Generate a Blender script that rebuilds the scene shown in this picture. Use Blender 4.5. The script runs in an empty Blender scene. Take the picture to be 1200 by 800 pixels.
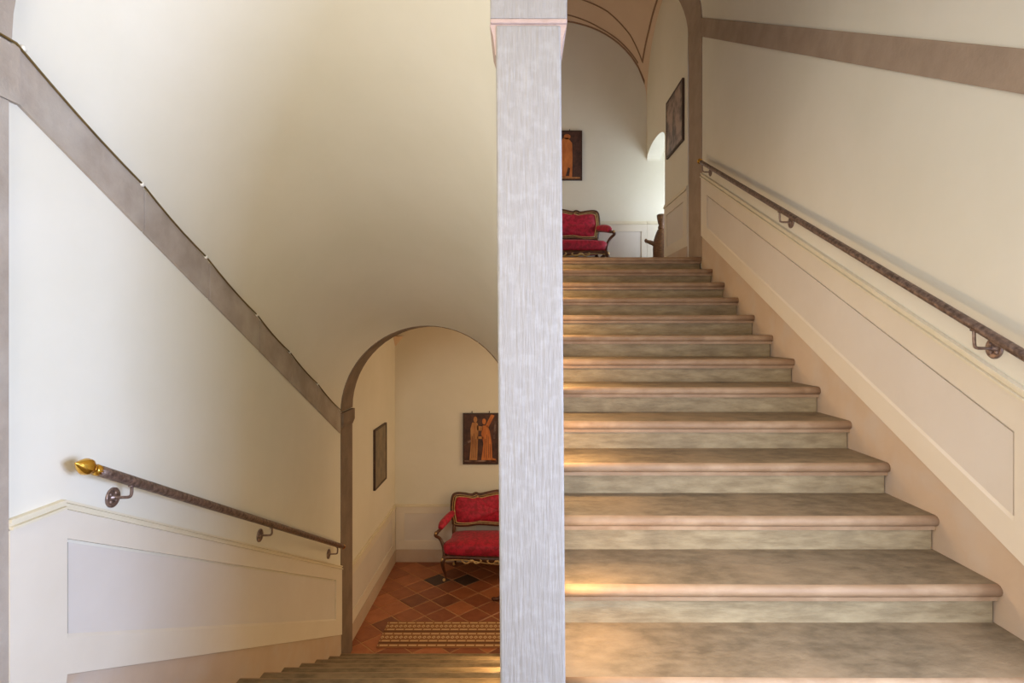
import bpy, bmesh, math, random
from mathutils import Vector, Matrix

random.seed(7)
SC = bpy.context.scene
COL = SC.collection
E = 1.415            # eye height above the half landing (z = 0)

# ------------------------------------------------------------------ camera
cam_d = bpy.data.cameras.new('camera')
cam = bpy.data.objects.new('camera', cam_d)
COL.objects.link(cam)
cam.location = (0, 0, E)
cam.rotation_euler = (math.radians(90), 0, 0)
cam_d.sensor_width = 36.0
cam_d.lens = 675.0 / 1200.0 * 36.0
cam_d.shift_x = -0.010
cam_d.shift_y = -0.010
cam_d.clip_start = 0.02
SC.camera = cam

# ------------------------------------------------------------------ view and world
SC.view_settings.view_transform = 'Standard'
SC.view_settings.look = 'None'
SC.view_settings.gamma = 1.0
SC.view_settings.use_curve_mapping = False
SC.view_settings.exposure = 0.0
world = bpy.data.worlds.new('world')
SC.world = world
world.use_nodes = True
wb = world.node_tree.nodes['Background']
wb.inputs[0].default_value = (0.75, 0.86, 1.0, 1)
wb.inputs[1].default_value = 0.6


def light_area(name, loc, target, sx, sy, power, col, spread=180):
    d = bpy.data.lights.new(name, 'AREA')
    d.shape = 'RECTANGLE'
    d.size, d.size_y = sx, sy
    d.energy = power
    d.color = col
    d.spread = math.radians(spread)
    o = bpy.data.objects.new(name, d)
    COL.objects.link(o)
    o.location = loc
    o.rotation_euler = (Vector(target) - Vector(loc)).to_track_quat('-Z', 'Y').to_euler()
    return o


# daylight through the assumed window of the half landing (right of the camera), then two added fills
light_area('assumed_side_daylight', (1.74, 0.45, 1.15), (-1.7, 1.5, 0.9), 1.2, 1.1, 160, (0.52, 0.66, 1.0))
light_area('fill_rear', (-0.45, -2.5, 1.75), (-0.3, 3.0, 2.2), 2.3, 1.7, 34, (1.0, 0.87, 0.72))  # added warm fill in front of the solid back wall, no window there
light_area('fill_left_vault', (-1.6, -0.35, 2.15), (-0.1, 4.2, 1.7), 1.3, 1.4, 46, (1.0, 0.92, 0.78), 115)  # added fill to lighten the left vault, this wall has no window
# daylight through the assumed window of the upper passage, then two added fills
light_area('assumed_upper_daylight', (2.86, 7.565, 3.10), (1.0, 7.95, 3.9), 0.85, 1.35, 33, (0.74, 0.86, 1.0))
light_area('fill_upper_hall', (-0.9, 7.2, 3.6), (1.6, 7.3, 3.6), 1.3, 1.5, 11, (1.0, 0.78, 0.52))  # added fill warming the landing's shadows, its left wall has no opening
light_area('fill_lower_hall', (1.5, 6.55, 0.15), (-1.0, 6.7, -0.4), 1.3, 1.5, 30, (1.0, 0.74, 0.45))  # assumed warm light in the lower hall, its right wall has no window


# ------------------------------------------------------------------ materials
def s2l(c):
    out = []
    for v in c:
        v = v / 255.0
        out.append(v / 12.92 if v <= 0.04045 else ((v + 0.055) / 1.055) ** 2.4)
    return tuple(out) + (1,)


def material(name, c1, c2=None, scale=6.0, stretch=(1, 1, 1), rough=0.7, bump=0.0, bscale=None,
             bstretch=None, metal=0.0, detail=6.0, c3=None, scale3=1.2, amt3=0.5, lo=0.35, hi=0.65, sheen=0.0):
    m = bpy.data.materials.new(name)
    m.use_nodes = True
    nt = m.node_tree
    N, L = nt.nodes, nt.links
    b = N['Principled BSDF']
    b.inputs['Roughness'].default_value = rough
    b.inputs['Metallic'].default_value = metal
    if sheen:
        b.inputs['Sheen Weight'].default_value = sheen
    c2 = c2 or c1
    geo = N.new('ShaderNodeNewGeometry')
    mp = N.new('ShaderNodeMapping')
    mp.inputs['Scale'].default_value = stretch
    L.new(geo.outputs['Position'], mp.inputs['Vector'])
    nz = N.new('ShaderNodeTexNoise')
    nz.inputs['Scale'].default_value = scale
    nz.inputs['Detail'].default_value = detail
    nz.inputs['Roughness'].default_value = 0.6
    L.new(mp.outputs[0], nz.inputs['Vector'])
    rp = N.new('ShaderNodeValToRGB')
    rp.color_ramp.elements[0].position = lo
    rp.color_ramp.elements[0].color = s2l(c1)
    rp.color_ramp.elements[1].position = hi
    rp.color_ramp.elements[1].color = s2l(c2)
    L.new(nz.outputs['Fac'], rp.inputs['Fac'])
    out = rp.outputs['Color']
    if c3:
        n3 = N.new('ShaderNodeTexNoise')
        n3.inputs['Scale'].default_value = scale3
        n3.inputs['Detail'].default_value = 5
        L.new(geo.outputs['Position'], n3.inputs['Vector'])
        r3 = N.new('ShaderNodeValToRGB')
        r3.color_ramp.elements[0].position = 0.48
        r3.color_ramp.elements[0].color = (0, 0, 0, 1)
        r3.color_ramp.elements[1].position = 0.68
        r3.color_ramp.elements[1].color = (amt3, amt3, amt3, 1)
        L.new(n3.outputs['Fac'], r3.inputs['Fac'])
        mx = N.new('ShaderNodeMix')
        mx.data_type = 'RGBA'
        L.new(r3.outputs['Color'], mx.inputs['Factor'])
        L.new(out, mx.inputs[6])
        mx.inputs[7].default_value = s2l(c3)
        out = mx.outputs[2]
    L.new(out, b.inputs['Base Color'])
    if bump:
        mb = N.new('ShaderNodeMapping')
        mb.inputs['Scale'].default_value = bstretch or stretch
        L.new(geo.outputs['Position'], mb.inputs['Vector'])
        nb = N.new('ShaderNodeTexNoise')
        nb.inputs['Scale'].default_value = bscale or scale * 4
        nb.inputs['Detail'].default_value = 6
        L.new(mb.outputs[0], nb.inputs['Vector'])
        bp = N.new('ShaderNodeBump')
        bp.inputs['Strength'].default_value = bump
        bp.inputs['Distance'].default_value = 0.01
        L.new(nb.outputs['Fac'], bp.inputs['Height'])
        L.new(bp.outputs['Normal'], b.inputs['Normal'])
    return m


M = {}
M['plaster'] = material('cream_plaster', (224, 217, 198), (230, 223, 206), scale=1.2, rough=0.75, bump=0.06, bscale=18)
M['vault_paint'] = material('rose_vault_paint', (214, 184, 152), (220, 191, 160), scale=1.5, rough=0.8, bump=0.05, bscale=14)
M['line_paint'] = material('brown_line_paint', (142, 108, 80), (150, 116, 88), rough=0.8)
M['dado'] = material('dado_cream_paint', (220, 208, 189), (226, 215, 197), scale=1.6, rough=0.6, bump=0.04, bscale=20)
M['dado_panel'] = material('dado_grey_paint', (214, 204, 192), (220, 211, 200), scale=1.6, rough=0.6, bump=0.04, bscale=20)
M['rail_paint'] = material('rail_olive_cream_paint', (220, 208, 180), (226, 214, 188), rough=0.55)
M['skirting'] = material('skirting_tan_paint', (192, 168, 144), (200, 178, 155), scale=3, rough=0.7, bump=0.1, bscale=10,
                         c3=(196, 188, 180), scale3=5.0, amt3=0.35)
M['stone'] = material('grey_sandstone', (156, 141, 125), (177, 162, 146), scale=5, rough=0.85, bump=0.35, bscale=40,
                      c3=(186, 178, 166), scale3=3, amt3=0.4)
M['stone_warm'] = material('brown_sandstone', (116, 98, 82), (134, 114, 96), scale=5, rough=0.85, bump=0.3, bscale=40)
M['stone_tan'] = material('tan_sandstone', (156, 135, 115), (170, 148, 127), scale=5, rough=0.85, bump=0.3, bscale=40)
M['pillar'] = material('chiselled_pillar_stone', (143, 136, 128), (151, 144, 136), scale=110, stretch=(1, 1, 0.12), rough=0.85,
                       bump=0.4, bscale=150, bstretch=(1, 1, 0.08), c3=(162, 156, 149), scale3=30, amt3=0.5)
M['pillar_edge'] = material('pillar_rose_edge', (168, 142, 128), (180, 154, 140), scale=40, rough=0.85, bump=0.3, bscale=40)
M['tread'] = material('olive_stone_tread', (112, 94, 68), (142, 122, 92), scale=20, stretch=(0.6, 1, 1), rough=0.66, bump=0.3, bscale=60, detail=12.0,
                      c3=(163, 138, 104), scale3=2.6, amt3=0.6)
M['riser'] = material('olive_stone_riser', (134, 114, 80), (166, 146, 108), scale=18, stretch=(0.4, 1, 1.5), rough=0.78, bump=0.35, bscale=50, detail=12.0,
                      c3=(124, 106, 76), scale3=6, amt3=0.5)
M['nosing'] = material('worn_rose_nosing', (150, 118, 84), (170, 138, 103), scale=14, stretch=(0.3, 1, 1), rough=0.65, detail=12.0, bump=0.25, bscale=45,
                       c3=(188, 158, 122), scale3=9, amt3=0.5)
M['bronze'] = material('mottled_bronze', (92, 74, 64), (150, 126, 112), scale=45, rough=0.42, metal=0.55, bump=0.4, bscale=90)
M['bronze_dark'] = material('dark_bronze', (112, 92, 84), (158, 136, 124), scale=50, rough=0.35, metal=0.7)
M['brass'] = material('polished_brass', (214, 160, 60), (232, 184, 84), scale=20, rough=0.2, metal=1.0)
M['velvet'] = material('crimson_damask_velvet', (150, 11, 38), (190, 22, 56), scale=22, rough=0.6, bump=0.08, bscale=60, sheen=0.12, lo=0.42, hi=0.56)
M['wood'] = material('dark_carved_wood', (66, 36, 20), (98, 56, 32), scale=18, stretch=(1, 1, 0.3), rough=0.4, bump=0.2, bscale=60)
M['gilt'] = material('gilded_wood', (196, 158, 100), (216, 184, 130), scale=30, rough=0.4, metal=0.45)
M['wood_stand'] = material('brown_carved_timber', (84, 54, 30), (124, 84, 50), scale=30, stretch=(1, 1, 3), rough=0.55, bump=0.5, bscale=40, bstretch=(1, 1, 3))
M['grout'] = material('ochre_grout', (176, 132, 90), (190, 146, 104), scale=20, rough=0.9)
TILES = [material('terracotta_%s' % n, a, b, scale=9, rough=0.45, bump=0.12, bscale=30) for n, a, b in (
    ('russet', (146, 84, 50), (164, 98, 60)), ('rust', (134, 74, 44), (152, 88, 54)), ('orange', (166, 98, 58), (182, 112, 70)),
    ('brown', (120, 68, 42), (138, 82, 52)))]
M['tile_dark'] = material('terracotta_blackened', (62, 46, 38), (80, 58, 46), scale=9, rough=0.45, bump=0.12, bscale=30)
M['cable'] = material('old_brown_cable', (86, 66, 30), (110, 86, 42), rough=0.5)
M['porcelain'] = material('white_porcelain', (226, 220, 206), rough=0.3)
M['art_dark'] = material('picture_dark_ground', (52, 30, 24), (88, 54, 40), scale=14, rough=0.6)
M['art_orange'] = material('picture_orange_figure', (176, 96, 44), (206, 124, 60), scale=16, stretch=(1, 1, 0.4), rough=0.6)
M['art_ochre'] = material('picture_ochre_figure', (160, 104, 56), (190, 134, 80), scale=16, stretch=(1, 1, 0.4), rough=0.6)
M['art_grey'] = material('picture_faded_brown', (72, 48, 40), (164, 134, 116), scale=6, rough=0.35, lo=0.42, hi=0.6)
M['art_olive'] = material('picture_olive_scene', (84, 66, 40), (126, 104, 66), scale=8, rough=0.35)
M['frame'] = material('picture_dark_frame', (56, 36, 26), (72, 48, 34), rough=0.5)
M['white_paint'] = material('white_window_paint', (224, 222, 214), rough=0.5)


def emission_material(name, col, strength):
    m = bpy.data.materials.new(name)
    m.use_nodes = True
    b = m.node_tree.nodes['Principled BSDF']
    b.inputs['Base Color'].default_value = col
    b.inputs['Emission Color'].default_value = col
    b.inputs['Emission Strength'].default_value = strength
    return m


M['lens'] = emission_material('warm_lamp_lens', (1.0, 0.66, 0.30, 1), 4.0)


def glass_material():
    m = bpy.data.materials.new('window_glass')
    m.use_nodes = True
    b = m.node_tree.nodes['Principled BSDF']
    b.inputs['Transmission Weight'].default_value = 1.0
    b.inputs['Roughness'].default_value = 0.02
    b.inputs['IOR'].default_value = 1.45
    return m


M['glass'] = glass_material()


def rug_material():
    """flat woven runner: rows of cream dashes and lozenges on russet wool"""
    m = bpy.data.materials.new('woven_runner')
    m.use_nodes = True
    nt = m.node_tree
    N, L = nt.nodes, nt.links
    b = N['Principled BSDF']
    b.inputs['Roughness'].default_value = 0.95
    geo = N.new('ShaderNodeNewGeometry')
    sp = N.new('ShaderNodeSeparateXYZ')
    L.new(geo.outputs['Position'], sp.inputs[0])

    def op(o, a, bb=None, c=None):
        n = N.new('ShaderNodeMath')
        n.operation = o
        for i, v in enumerate((a, bb, c)):
            if v is None:
                continue
            if isinstance(v, (int, float)):
                n.inputs[i].default_value = v
            else:
                L.new(v, n.inputs[i])
        return n.outputs[0]
    yy = op('FLOORED_MODULO', op('SUBTRACT', 6.085, sp.outputs['Y']), 0.217)      # 0 .. 0.217 from the far edge
    xx = op('FLOORED_MODULO', sp.outputs['X'], 0.094)
    dash = op('GREATER_THAN', xx, 0.014)
    xx2 = op('FLOORED_MODULO', op('ADD', sp.outputs['X'], 0.02), 0.047)

    def band(c, w):
        return op('LESS_THAN', op('ABSOLUTE', op('SUBTRACT', yy, c)), w)
    d1 = op('MULTIPLY', op('ADD', band(0.014, 0.011), band(0.148, 0.011)), dash)
    loz = op('LESS_THAN', op('ADD', op('MULTIPLY', op('ABSOLUTE', op('SUBTRACT', xx2, 0.0235)), 1.3),
                             op('ABSOLUTE', op('SUBTRACT', yy, 0.08))), 0.028)
    ring = op('GREATER_THAN', op('ADD', op('MULTIPLY', op('ABSOLUTE', op('SUBTRACT', xx2, 0.0235)), 1.3),
                                 op('ABSOLUTE', op('SUBTRACT', yy, 0.08))), 0.012)
    cream = op('MINIMUM', op('ADD', d1, op('MULTIPLY', loz, ring)), 1.0)
    dark = band(0.185, 0.014)
    nz = N.new('ShaderNodeTexNoise')
    nz.inputs['Scale'].default_value = 160
    L.new(geo.outputs['Position'], nz.inputs['Vector'])
    mx = N.new('ShaderNodeMix')
    mx.data_type = 'RGBA'
    mx.inputs[6].default_value = s2l((150, 100, 62))
    mx.inputs[7].default_value = s2l((104, 66, 40))
    L.new(dark, mx.inputs['Factor'])
    m2 = N.new('ShaderNodeMix')
    m2.data_type = 'RGBA'
    L.new(mx.outputs[2], m2.inputs[6])
    m2.inputs[7].default_value = s2l((214, 178, 126))
    L.new(cream, m2.inputs['Factor'])
    L.new(m2.outputs[2], b.inputs['Base Color'])
    bp = N.new('ShaderNodeBump')
    bp.inputs['Strength'].default_value = 0.4
    bp.inputs['Distance'].default_value = 0.004
    L.new(nz.outputs['Fac'], bp.inputs['Height'])
    L.new(bp.outputs['Normal'], b.inputs['Normal'])
    return m


M['rug'] = rug_material()


# ------------------------------------------------------------------ mesh helpers
class MB:
    def __init__(self):
        self.v, self.f, self.m, self.s = [], [], [], []

    def add(self, verts, faces, mi=0, smooth=False):
        n = len(self.v)
        self.v += [tuple(p) for p in verts]
        for f in faces:
            self.f.append([n + i for i in f])
            self.m.append(mi)
            self.s.append(smooth)
        return self

    def box(self, x0, x1, y0, y1, z0, z1, mi=0):
        v = [(x, y, z) for x in (x0, x1) for y in (y0, y1) for z in (z0, z1)]
        return self.add(v, [(0, 1, 3, 2), (4, 6, 7, 5), (0, 4, 5, 1), (2, 3, 7, 6), (0, 2, 6, 4), (1, 5, 7, 3)], mi)

    def prism(self, poly, axis, a, b, mi=0, smooth=False, caps=True):
        """polygon in the two other axes (cyclic order kept), extruded along axis from a to b"""
        def P(p, t):
            if axis == 'x':
                return (t, p[0], p[1])
            if axis == 'y':
                return (p[0], t, p[1])
            return (p[0], p[1], t)
        n = len(poly)
        v = [P(p, a) for p in poly] + [P(p, b) for p in poly]
        f = [(i, (i + 1) % n, n + (i + 1) % n, n + i) for i in range(n)]
        self.add(v, f, mi, smooth)
        if caps:
            self.add([P(p, a) for p in poly], [tuple(range(n))], mi)
            self.add([P(p, b) for p in poly], [tuple(range(n))], mi)
        return self

    def grid(self, rows, mi=0, smooth=True, closed_u=False, closed_v=False):
        nr, nc = len(rows), len(rows[0])
        v = [p for r in rows for p in r]
        f = []
        for i in range(nr - (0 if closed_v else 1)):
            for j in range(nc - (0 if closed_u else 1)):
                a, b = i * nc + j, i * nc + (j + 1) % nc
                c, d = ((i + 1) % nr) * nc + (j + 1) % nc, ((i + 1) % nr) * nc + j
                f.append((a, b, c, d))
        return self.add(v, f, mi, smooth)

    def sweep(self, pts, radii, segs=10, mi=0, flat=1.0, caps=True, closed=False):
        """tube through pts; radii is a number or one per point"""
        pts = [Vector(p) for p in pts]
        if isinstance(radii, (int, float)):
            radii = [radii] * len(pts)
        n = len(pts)
        rows, up = [], None
        for i in range(n):
            if closed:
                t = pts[(i + 1) % n] - pts[i - 1]
            else:
                t = pts[min(i + 1, n - 1)] - pts[max(i - 1, 0)]
            if t.length < 1e-9:
                t = Vector((0, 0, 1))
            t.normalize()
            if up is None:
                up = Vector((0, 1, 0)) if abs(t.y) < 0.8 else Vector((0, 0, 1))
            s = t.cross(up)
            if s.length < 1e-6:
                s = t.orthogonal()
            s.normalize()
            up = s.cross(t).normalized()
            rows.append([pts[i] + s * (math.cos(a) * radii[i]) + up * (math.sin(a) * radii[i] * flat)
                         for a in [2 * math.pi * k / segs for k in range(segs)]])
        self.grid(rows, mi, True, True, closed)
        if caps and not closed:
            self.add(rows[0], [tuple(range(segs))[::-1]], mi)
            self.add(rows[-1], [tuple(range(segs))], mi)
        return self

    def lathe(self, prof, origin, axis, segs=20, mi=0):
        """profile of (distance along axis, radius)"""
        axis = Vector(axis).normalized()
        s = axis.orthogonal().normalized()
        u = axis.cross(s)
        o = Vector(origin)
        rows = [[o + axis * d + (s * math.cos(a) + u * math.sin(a)) * r
                 for a in [2 * math.pi * k / segs for k in range(segs)]] for d, r in prof]
        return self.grid(rows, mi, True, True)

    def ball(self, c, r, segs=14, rings=8, mi=0):
        rr = r if isinstance(r, (tuple, list)) else (r, r, r)
        rows = []
        for i in range(rings + 1):
            th = math.pi * i / rings
            rows.append([(c[0] + rr[0] * math.sin(th) * math.cos(a), c[1] + rr[1] * math.sin(th) * math.sin(a), c[2] + rr[2] * math.cos(th))
                         for a in [2 * math.pi * k / segs for k in range(segs)]])
        return self.grid(rows, mi, True, True)

    def build(self, name, mats, parent=None, bevel=0.0, fix=True):
        me = bpy.data.meshes.new(name)
        me.from_pydata(self.v, [], self.f)
        if not isinstance(mats, (list, tuple)):
            mats = [mats]
        for m in mats:
            me.materials.append(m)
        for p, mi, sm in zip(me.polygons, self.m, self.s):
            p.material_index = mi
            p.use_smooth = sm
        if fix:
            bm = bmesh.new()
            bm.from_mesh(me)
            bmesh.ops.remove_doubles(bm, verts=bm.verts, dist=1e-5)
            bmesh.ops.recalc_face_normals(bm, faces=bm.faces)
            bm.to_mesh(me)
            bm.free()
        o = bpy.data.objects.new(name, me)
        COL.objects.link(o)
        if parent:
            o.parent = parent
        if bevel:
            md = o.modifiers.new('bevel', 'BEVEL')
            md.width = bevel
            md.segments = 2
            md.limit_method = 'ANGLE'
        return o


def struct(o):
    o['kind'] = 'structure'
    return o


def thing(name, label, cat, loc=(0, 0, 0), rz=0, group=None):
    o = bpy.data.objects.new(name, None)
    o.empty_display_size = 0.1
    COL.objects.link(o)
    o.location = loc
    o.rotation_euler = (0, 0, rz)
    return tag(o, label, cat, group)


def tag(o, label, cat, group=None):
    o['label'] = label
    o['category'] = cat
    if group:
        o['group'] = group
    return o


def copy_tree(o, parent=None):
    c = o.copy()
    COL.objects.link(c)
    if parent:
        c.parent = parent
    for ch in list(o.children):
        copy_tree(ch, c)
    return c


def crom(pts, n=6, closed=False):
    """Catmull-Rom through pts"""
    P = [Vector(p) for p in pts]
    out = []
    k = len(P)
    for i in range(k if closed else k - 1):
        p0 = P[(i - 1) % k] if closed or i > 0 else P[0]
        p1, p2 = P[i], P[(i + 1) % k]
        p3 = P[(i + 2) % k] if closed or i + 2 < k else P[-1]
        for j in range(n):
            t = j / n
            out.append(0.5 * ((2 * p1) + (p2 - p0) * t + (2 * p0 - 5 * p1 + 4 * p2 - p3) * t * t + (3 * p1 - p0 - 3 * p2 + p3) * t ** 3))
    if not closed:
        out.append(P[-1])
    return out


# ------------------------------------------------------------------ main dimensions
XL, XR = -1.65, 1.80                 # flight walls
SL, SR = -0.072, 0.122               # faces of the middle wall
YA, YP = 1.71, 1.95                  # front and back of the pillar and its arches
Y_ARCH0, Y_ARCH1 = 5.23, 5.57        # stone arch into the lower hall
Y_UP0, Y_UP1 = 5.76, 6.20            # arch into the upper landing
Z_LOW = E - 3.08                     # lower hall floor
Z_UP = E + 0.744                     # upper landing floor
Y_LOWB = 7.70                        # lower hall back wall
Y_UPB = 8.23                         # upper landing back wall
XU = 1.78                            # upper landing right wall
XLL = -1.70                          # lower hall left wall


def spring_l(y):
    return E + 0.92 - 0.496 * (max(y, 1.888) - 1.888)


def spring_r(y):
    return E + 1.013 + 0.574 * (y - 2.066)


def line_l(m):
    return lambda y: E - (325 / 675) * y - m * 1.65


def line_r(m):
    return lambda y: E + (326 / 675) * y - m * 1.8


# ------------------------------------------------------------------ half landing (round the camera)
b = MB()
b.box(XL, XR, -2.6, 1.50, -0.2, 0)
b.box(XL, SL, 1.50, 2.10, -0.2, 0)
struct(b.build('floor', M['tread']))

# wall_left: flight side wall up to the vault springing
b = MB()
ys = [-2.6, 1.70, 1.888, 5.57]
poly = [(-2.6, -2.0), (5.57, -2.0), (5.57, spring_l(5.23)), (5.23, spring_l(5.23)), (1.888, spring_l(1.888)), (1.70, spring_l(1.888)), (1.70, 3.6), (-2.6, 3.6)]
b.prism(poly, 'x', XL - 0.2, XL)
wall_left = struct(b.build('wall_left', M['plaster']))

# wall_right with the assumed window opening of the half landing, and the flight part
b = MB()
WY0, WY1, WZ0, WZ1 = -0.20, 1.10, 0.55, 1.75
b.prism([(-2.6, 0), (WY0, 0), (WY0, 3.6), (-2.6, 3.6)], 'x', XR, XR + 0.2)
b.prism([(WY0, 0), (WY1, 0), (WY1, WZ0), (WY0, WZ0)], 'x', XR, XR + 0.2)
b.prism([(WY0, WZ1), (WY1, WZ1), (WY1, 3.6), (WY0, 3.6)], 'x', XR, XR + 0.2)
b.prism([(WY1, -0.2), (Y_UP1, -0.2), (Y_UP1, spring_r(5.76)), (5.76, spring_r(5.76)), (1.856, spring_r(1.856)), (1.70, spring_r(1.70)), (1.70, 3.6), (WY1, 3.6)], 'x', XR, XR + 0.2)
wall_right = struct(b.build('wall_right', M['plaster']))

# assumed_window_1, unseen behind the camera, assumed as the source of the cool light
b = MB()
for a in ((WY0, WY0 + 0.06, WZ0, WZ1), (WY1 - 0.06, WY1, WZ0, WZ1), (WY0, WY1, WZ0, WZ0 + 0.06), (WY0, WY1, WZ1 - 0.06, WZ1), (0.42, 0.48, WZ0, WZ1)):
    b.box(XR + 0.08, XR + 0.13, a[0], a[1], a[2], a[3])
w1 = struct(b.build('assumed_window_1', M['white_paint']))
MB().box(XR + 0.10, XR + 0.108, WY0 + 0.05, WY1 - 0.05, WZ0 + 0.05, WZ1 - 0.05).build('pane', M['glass'], w1)

b = MB()
b.box(XL - 0.2, XR + 0.2, -2.8, -2.6, -0.2, 3.6)
struct(b.build('wall_back', M['plaster']))
b = MB()
b.box(XL - 0.2, XR + 0.2, -2.8, 1.75, 3.6, 3.75)
struct(b.build('ceiling', M['plaster']))


def arch_fill(mb, cx, r, spring, y0, y1, ztop, xa, xb, segs=28, mi=0):
    """solid wall from ztop down to a semicircular arch between xa and xb"""
    arc = [(cx - r * math.cos(math.pi * k / segs), spring + r * math.sin(math.pi * k / segs)) for k in range(segs + 1)]
    arc[0] = (xa, spring)
    arc[-1] = (xb, spring)
    for k in range(segs):
        p, q = arc[k], arc[k + 1]
        mb.prism([p, q, (q[0], ztop), (p[0], ztop)], 'y', y0, y1, mi)


CL, RL = (XL + SL) / 2, (SL - XL) / 2          # left flight arch
CR, RR = (SR + XR) / 2, (XR - SR) / 2          # right flight arch

b = MB()
arch_fill(b, CL, RL - 0.012, E + 0.92, 1.72, 1.84, 3.6, XL, SL - 0.02)
arch_fill(b, CR, RR - 0.006, E + 0.92, 1.72, 1.84, 3.6, SR + 0.01, XR)
b.box(SL - 0.02, SR + 0.01, 1.72, 1.84, E + 1.15, 3.6)
struct(b.build('wall_front', M['plaster']))


def stone_ring(name, cx, r0, r1, spring, y0, y1, cuts, mat, a0=0.0, a1=math.pi):
    """ring of separate arch stones; cuts = fractions where the joints fall"""
    root = struct(MB().build(name, mat))
    return root


def arch_stones(parent, cx, r0, r1, spring, y0, y1, cuts, mat):
    for a, c in zip(cuts[:-1], cuts[1:]):
        g = 0.004
        aa, cc = math.pi * a + g, math.pi * c - g
        n = max(3, int((c - a) * 30))
        inner = [(cx - r0 * math.cos(aa + (cc - aa) * k / n), spring + r0 * math.sin(aa + (cc - aa) * k / n)) for k in range(n + 1)]
        outer = [(cx - r1 * math.cos(aa + (cc - aa) * k / n), spring + r1 * math.sin(aa + (cc - aa) * k / n)) for k in range(n + 1)]
        m = MB()
        for k in range(n):
            q = [inner[k], inner[k + 1], outer[k + 1], outer[k]]
            V = [(p[0], y, p[1]) for y in (y0, y1) for p in q]
            m.add(V, [(0, 1, 2, 3), (4, 7, 6, 5), (0, 4, 5, 1), (2, 6, 7, 3)])
            if k == 0:
                m.add(V, [(0, 3, 7, 4)])
            if k == n - 1:
                m.add(V, [(1, 5, 6, 2)])
        m.build('arch_stone', mat, parent)


# trim_1: stone transverse arch of the left flight, with its jamb on the left wall (only the edge is in view)
b = MB()
b.box(XL - 0.02, XL + 0.012, YA, 1.838, 0, E + 0.735)
t1 = struct(b.build('trim_1', M['stone']))
MB().box(XL - 0.02, XL + 0.016, YA - 0.3, 1.875, E + 0.737, E + 0.922).build('impost_stone', M['stone'], t1)
arch_stones(t1, CL, RL - 0.018, RL + 0.13, E + 0.926, YA, 1.842, [0, 0.25, 0.5, 0.75, 1.0], M['stone'])
# trim_2: the same arch over the right flight
b = MB()
b.box(XR - 0.012, XR + 0.02, YA, 1.84, 0, E + 0.735)
t2 = struct(b.build('trim_2', M['stone']))
MB().box(XR - 0.016, XR + 0.02, YA, 1.84, E + 0.737, E + 0.90).build('impost_stone', M['stone'], t2)
arch_stones(t2, CR, RR - 0.008, RR + 0.13, E + 0.926, YA, 1.862, [0, 0.25, 0.5, 0.75, 1.0], M['stone'])


# ------------------------------------------------------------------ middle wall and pillar
b = MB()
b.prism([(YP - 0.01, -2.0), (Y_ARCH1, -2.0), (Y_ARCH1, E + 0.74), (5.76, E + 0.74), (5.76, spring_r(5.76) + 0.05), (YP - 0.01, spring_r(YP) + 0.05)],
        'x', SL, SR)
wall_middle = struct(b.build('wall_middle', M['plaster']))

pil = thing('stone_pillar', 'tall pale grey chiselled stone pillar standing between the two flights', 'pillar', (0, YA, 0))
# shaft, leaning a hair as in the photograph
b = MB()
PX0, PX1 = -0.079, 0.115
v = []
zt = E + 0.91
for z, dx in ((0, 0.016), (zt, 0.0)):
    v += [(PX0 + dx, 0, z), (PX1 + dx, 0, z), (PX1 + dx, 0.24, z), (PX0 + dx, 0.24, z)]
b.add(v, [(0, 1, 5, 4), (1, 2, 6, 5), (2, 3, 7, 6), (3, 0, 4, 7), (4, 5, 6, 7), (3, 2, 1, 0)])
b.build('shaft', M['pillar'], pil, bevel=0.006)
# flared necking at both sides under the block
b = MB()
prof = [(0.0, 0.0), (0.003, 0.03), (0.007, 0.06), (0.013, 0.08), (0.017, 0.092)]
rows = []
for dx, dz in prof:
    z = E + 0.82 + dz
    rows.append([(PX0 - dx - 0.001, 0.004, z), (PX1 + dx + 0.001, 0.004, z), (PX1 + dx + 0.001, 0.239, z), (PX0 - dx - 0.001, 0.239, z)])
b.grid(rows, 0, False, True)
b.add(rows[0], [(3, 2, 1, 0)])
b.add(rows[-1], [(0, 1, 2, 3)])
b.build('necking', M['pillar_edge'], pil)
b = MB()
b.box(PX0 - 0.016, PX1 + 0.018, -0.006, 0.24, E + 0.912, E + 0.925)
b.build('ledge', M['pillar_edge'], pil, bevel=0.003)
b = MB()
b.box(PX0 - 0.016, PX1 + 0.018, -0.004, 0.13, E + 0.926, E + 1.5)
b.build('springer_block', M['pillar'], pil, bevel=0.004)


# ------------------------------------------------------------------ vaults over the two flights
def rampant_vault(cx, r, spring, y0, y1, ny=14, segs=36, mat=None):
    m = MB()
    for rr, in ((r,),):
        rows = []
        for i in range(ny + 1):
            y = y0 + (y1 - y0) * i / ny
            rows.append([(cx - rr * math.cos(math.pi * k / segs), y, spring(y) + rr * math.sin(math.pi * k / segs)) for k in range(segs + 1)])
        m.grid(rows)
        R2 = r + 0.05
        m.grid([[(cx - R2 * math.cos(math.pi * k / segs), rows[i][0][1], rows[i][0][2] + R2 * math.sin(math.pi * k / segs)) for k in range(segs + 1)] for i in range(ny + 1)])
    o = m.build('ceiling', mat, fix=False)
    return struct(o), rows


def make_vault(cx, r, spring, y0, y1, mat):
    o, rows = rampant_vault(cx, r, spring, y0, y1, mat=mat)
    return o


def sp_l_lin(y):
    return E + 0.92 - 0.496 * (y - 1.888)


make_vault(CL, RL, sp_l_lin, 1.80, Y_ARCH0 + 0.01, M['plaster'])
make_vault(CR, RR, spring_r, 1.80, Y_UP0 + 0.01, M['plaster'])

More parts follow.
